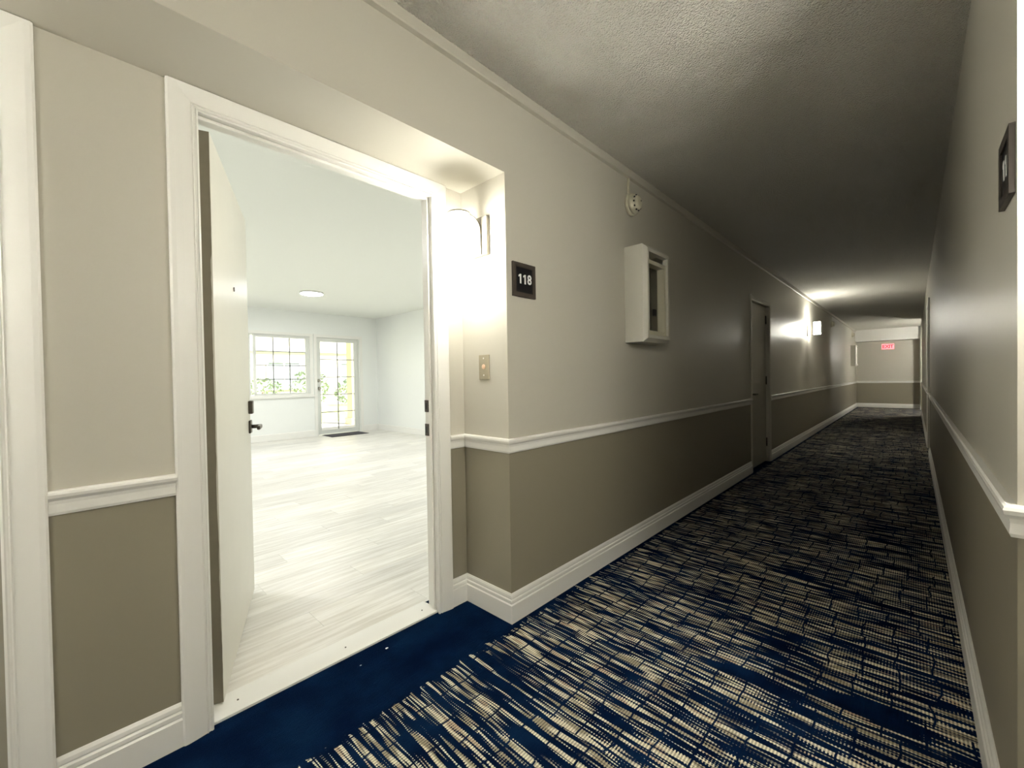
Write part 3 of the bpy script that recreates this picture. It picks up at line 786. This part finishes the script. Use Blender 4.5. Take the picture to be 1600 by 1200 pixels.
# scraps on the navy border
for (x_, y_, r_) in ((-1.66, 0.93, 0.005), (-1.64, 0.80, 0.003)):
    bm = bmesh.new(); bmesh.ops.create_icosphere(bm, subdivisions=1, radius=r_)
    for v in bm.verts: v.co.z = max(0, v.co.z * 0.5); v.co.y *= 1.6
    o = bm_obj('lint_scrap', bm, 'lint'); o.location = (x_, y_, 0.0005)
    tag(o, 'larger white scrap on the navy carpet by the threshold' if r_ > 0.004 else 'smaller white scrap on the navy carpet by the threshold', 'scrap')

# ------------------------------------------------------------------ outside
struct(box('ground_lawn', -60, XF - 0.14, -30, 40, -0.30, -0.16, 'lawn'), 'bright lawn outside the window')
struct(box('ground_path', -13.2, XF - 0.14, -6, 16, -0.2, -0.10, 'paving'), 'pale paved terrace outside the glazed door')
XO = -24.0
bd = tag(empty('apartment_building', (XO, 0, -0.15)), 'pale apartment building across the lawn seen through the window', 'building')
box('wall', -8, 0, -14, 30, 0, 6.2, 'facade_cream', bd)
box('roof', -8.6, 0.7, -14.6, 30.6, 6.2, 6.6, 'roof_tile', bd)
box('floor_band', 0, 0.12, -14, 30, 2.9, 3.15, 'facade_trim', bd)
for zz in (0.9, 4.0):
    for i in range(11):
        yy = -12 + i * 3.8
        w_ = frame_yz('window', 0, 0.08, yy, yy + 1.7, zz, zz + 1.5, 0.09, 'facade_trim', bd)
        box('pane', 0.01, 0.03, yy + 0.09, yy + 1.61, zz + 0.09, zz + 1.41, 'facade_glass', w_)
        box('muntin', 0.03, 0.06, yy + 0.81, yy + 0.89, zz + 0.09, zz + 1.41, 'facade_trim', w_)
co = tag(empty('porch_column', (-11.9, 5.80, -0.10)), 'yellow porch column outside the glazed door', 'column')
box('shaft', -0.16, 0.16, -0.16, 0.16, 0.16, 3.2, 'column_yellow', co, 0.01)
box('plinth', -0.21, 0.21, -0.21, 0.21, 0.0, 0.18, 'column_yellow', co, 0.01)
def shrub(label, x, y, r, h, seed, flowers=False):
    rn = random.Random(seed)
    root = tag(empty('shrub', (x, y, -0.16)), label, 'shrub', 'shrubs along the pale building')
    bm = bmesh.new()
    for i in range(420):
        th_, u_ = rn.uniform(0, 2 * PI), rn.uniform(0, 1)
        zz = h * (0.12 + 0.88 * u_); rr = r * math.sqrt(max(0.05, 1 - (2 * u_ - 0.9) ** 2 * 0.8)) * rn.uniform(0.65, 1.05)
        c = Vector((rr * math.cos(th_), rr * math.sin(th_), zz)); s = rn.uniform(0.06, 0.13)
        a = Vector((rn.uniform(-1, 1), rn.uniform(-1, 1), rn.uniform(-0.4, 1))).normalized(); b = a.orthogonal().normalized()
        q = [bm.verts.new(c + a * s), bm.verts.new(c + b * s * 0.5), bm.verts.new(c - a * s), bm.verts.new(c - b * s * 0.5)]
        bm.faces.new(q)
    tag(bm_obj('foliage', bm, 'shrub_leaf', root), kind='stuff')
    cyl('stem', (0, 0, 0), (0, 0, h * 0.6), 0.05, 'bark', root, 8)
    return root
sh = ['shrub outside the left sash of the window', 'shrub outside the middle of the window', 'shrub outside the right side of the window',
      'shrub outside the left panes of the glazed door', 'shrub outside beside the yellow porch column']
for i, (yy, r, h) in enumerate(((4.2, 0.9, 1.7), (6.35, 0.9, 1.5), (8.5, 0.9, 1.9), (10.7, 0.9, 1.4), (13.0, 1.0, 1.8))):
    shrub(sh[i], -22.3, yy, r, h, 20 + i)
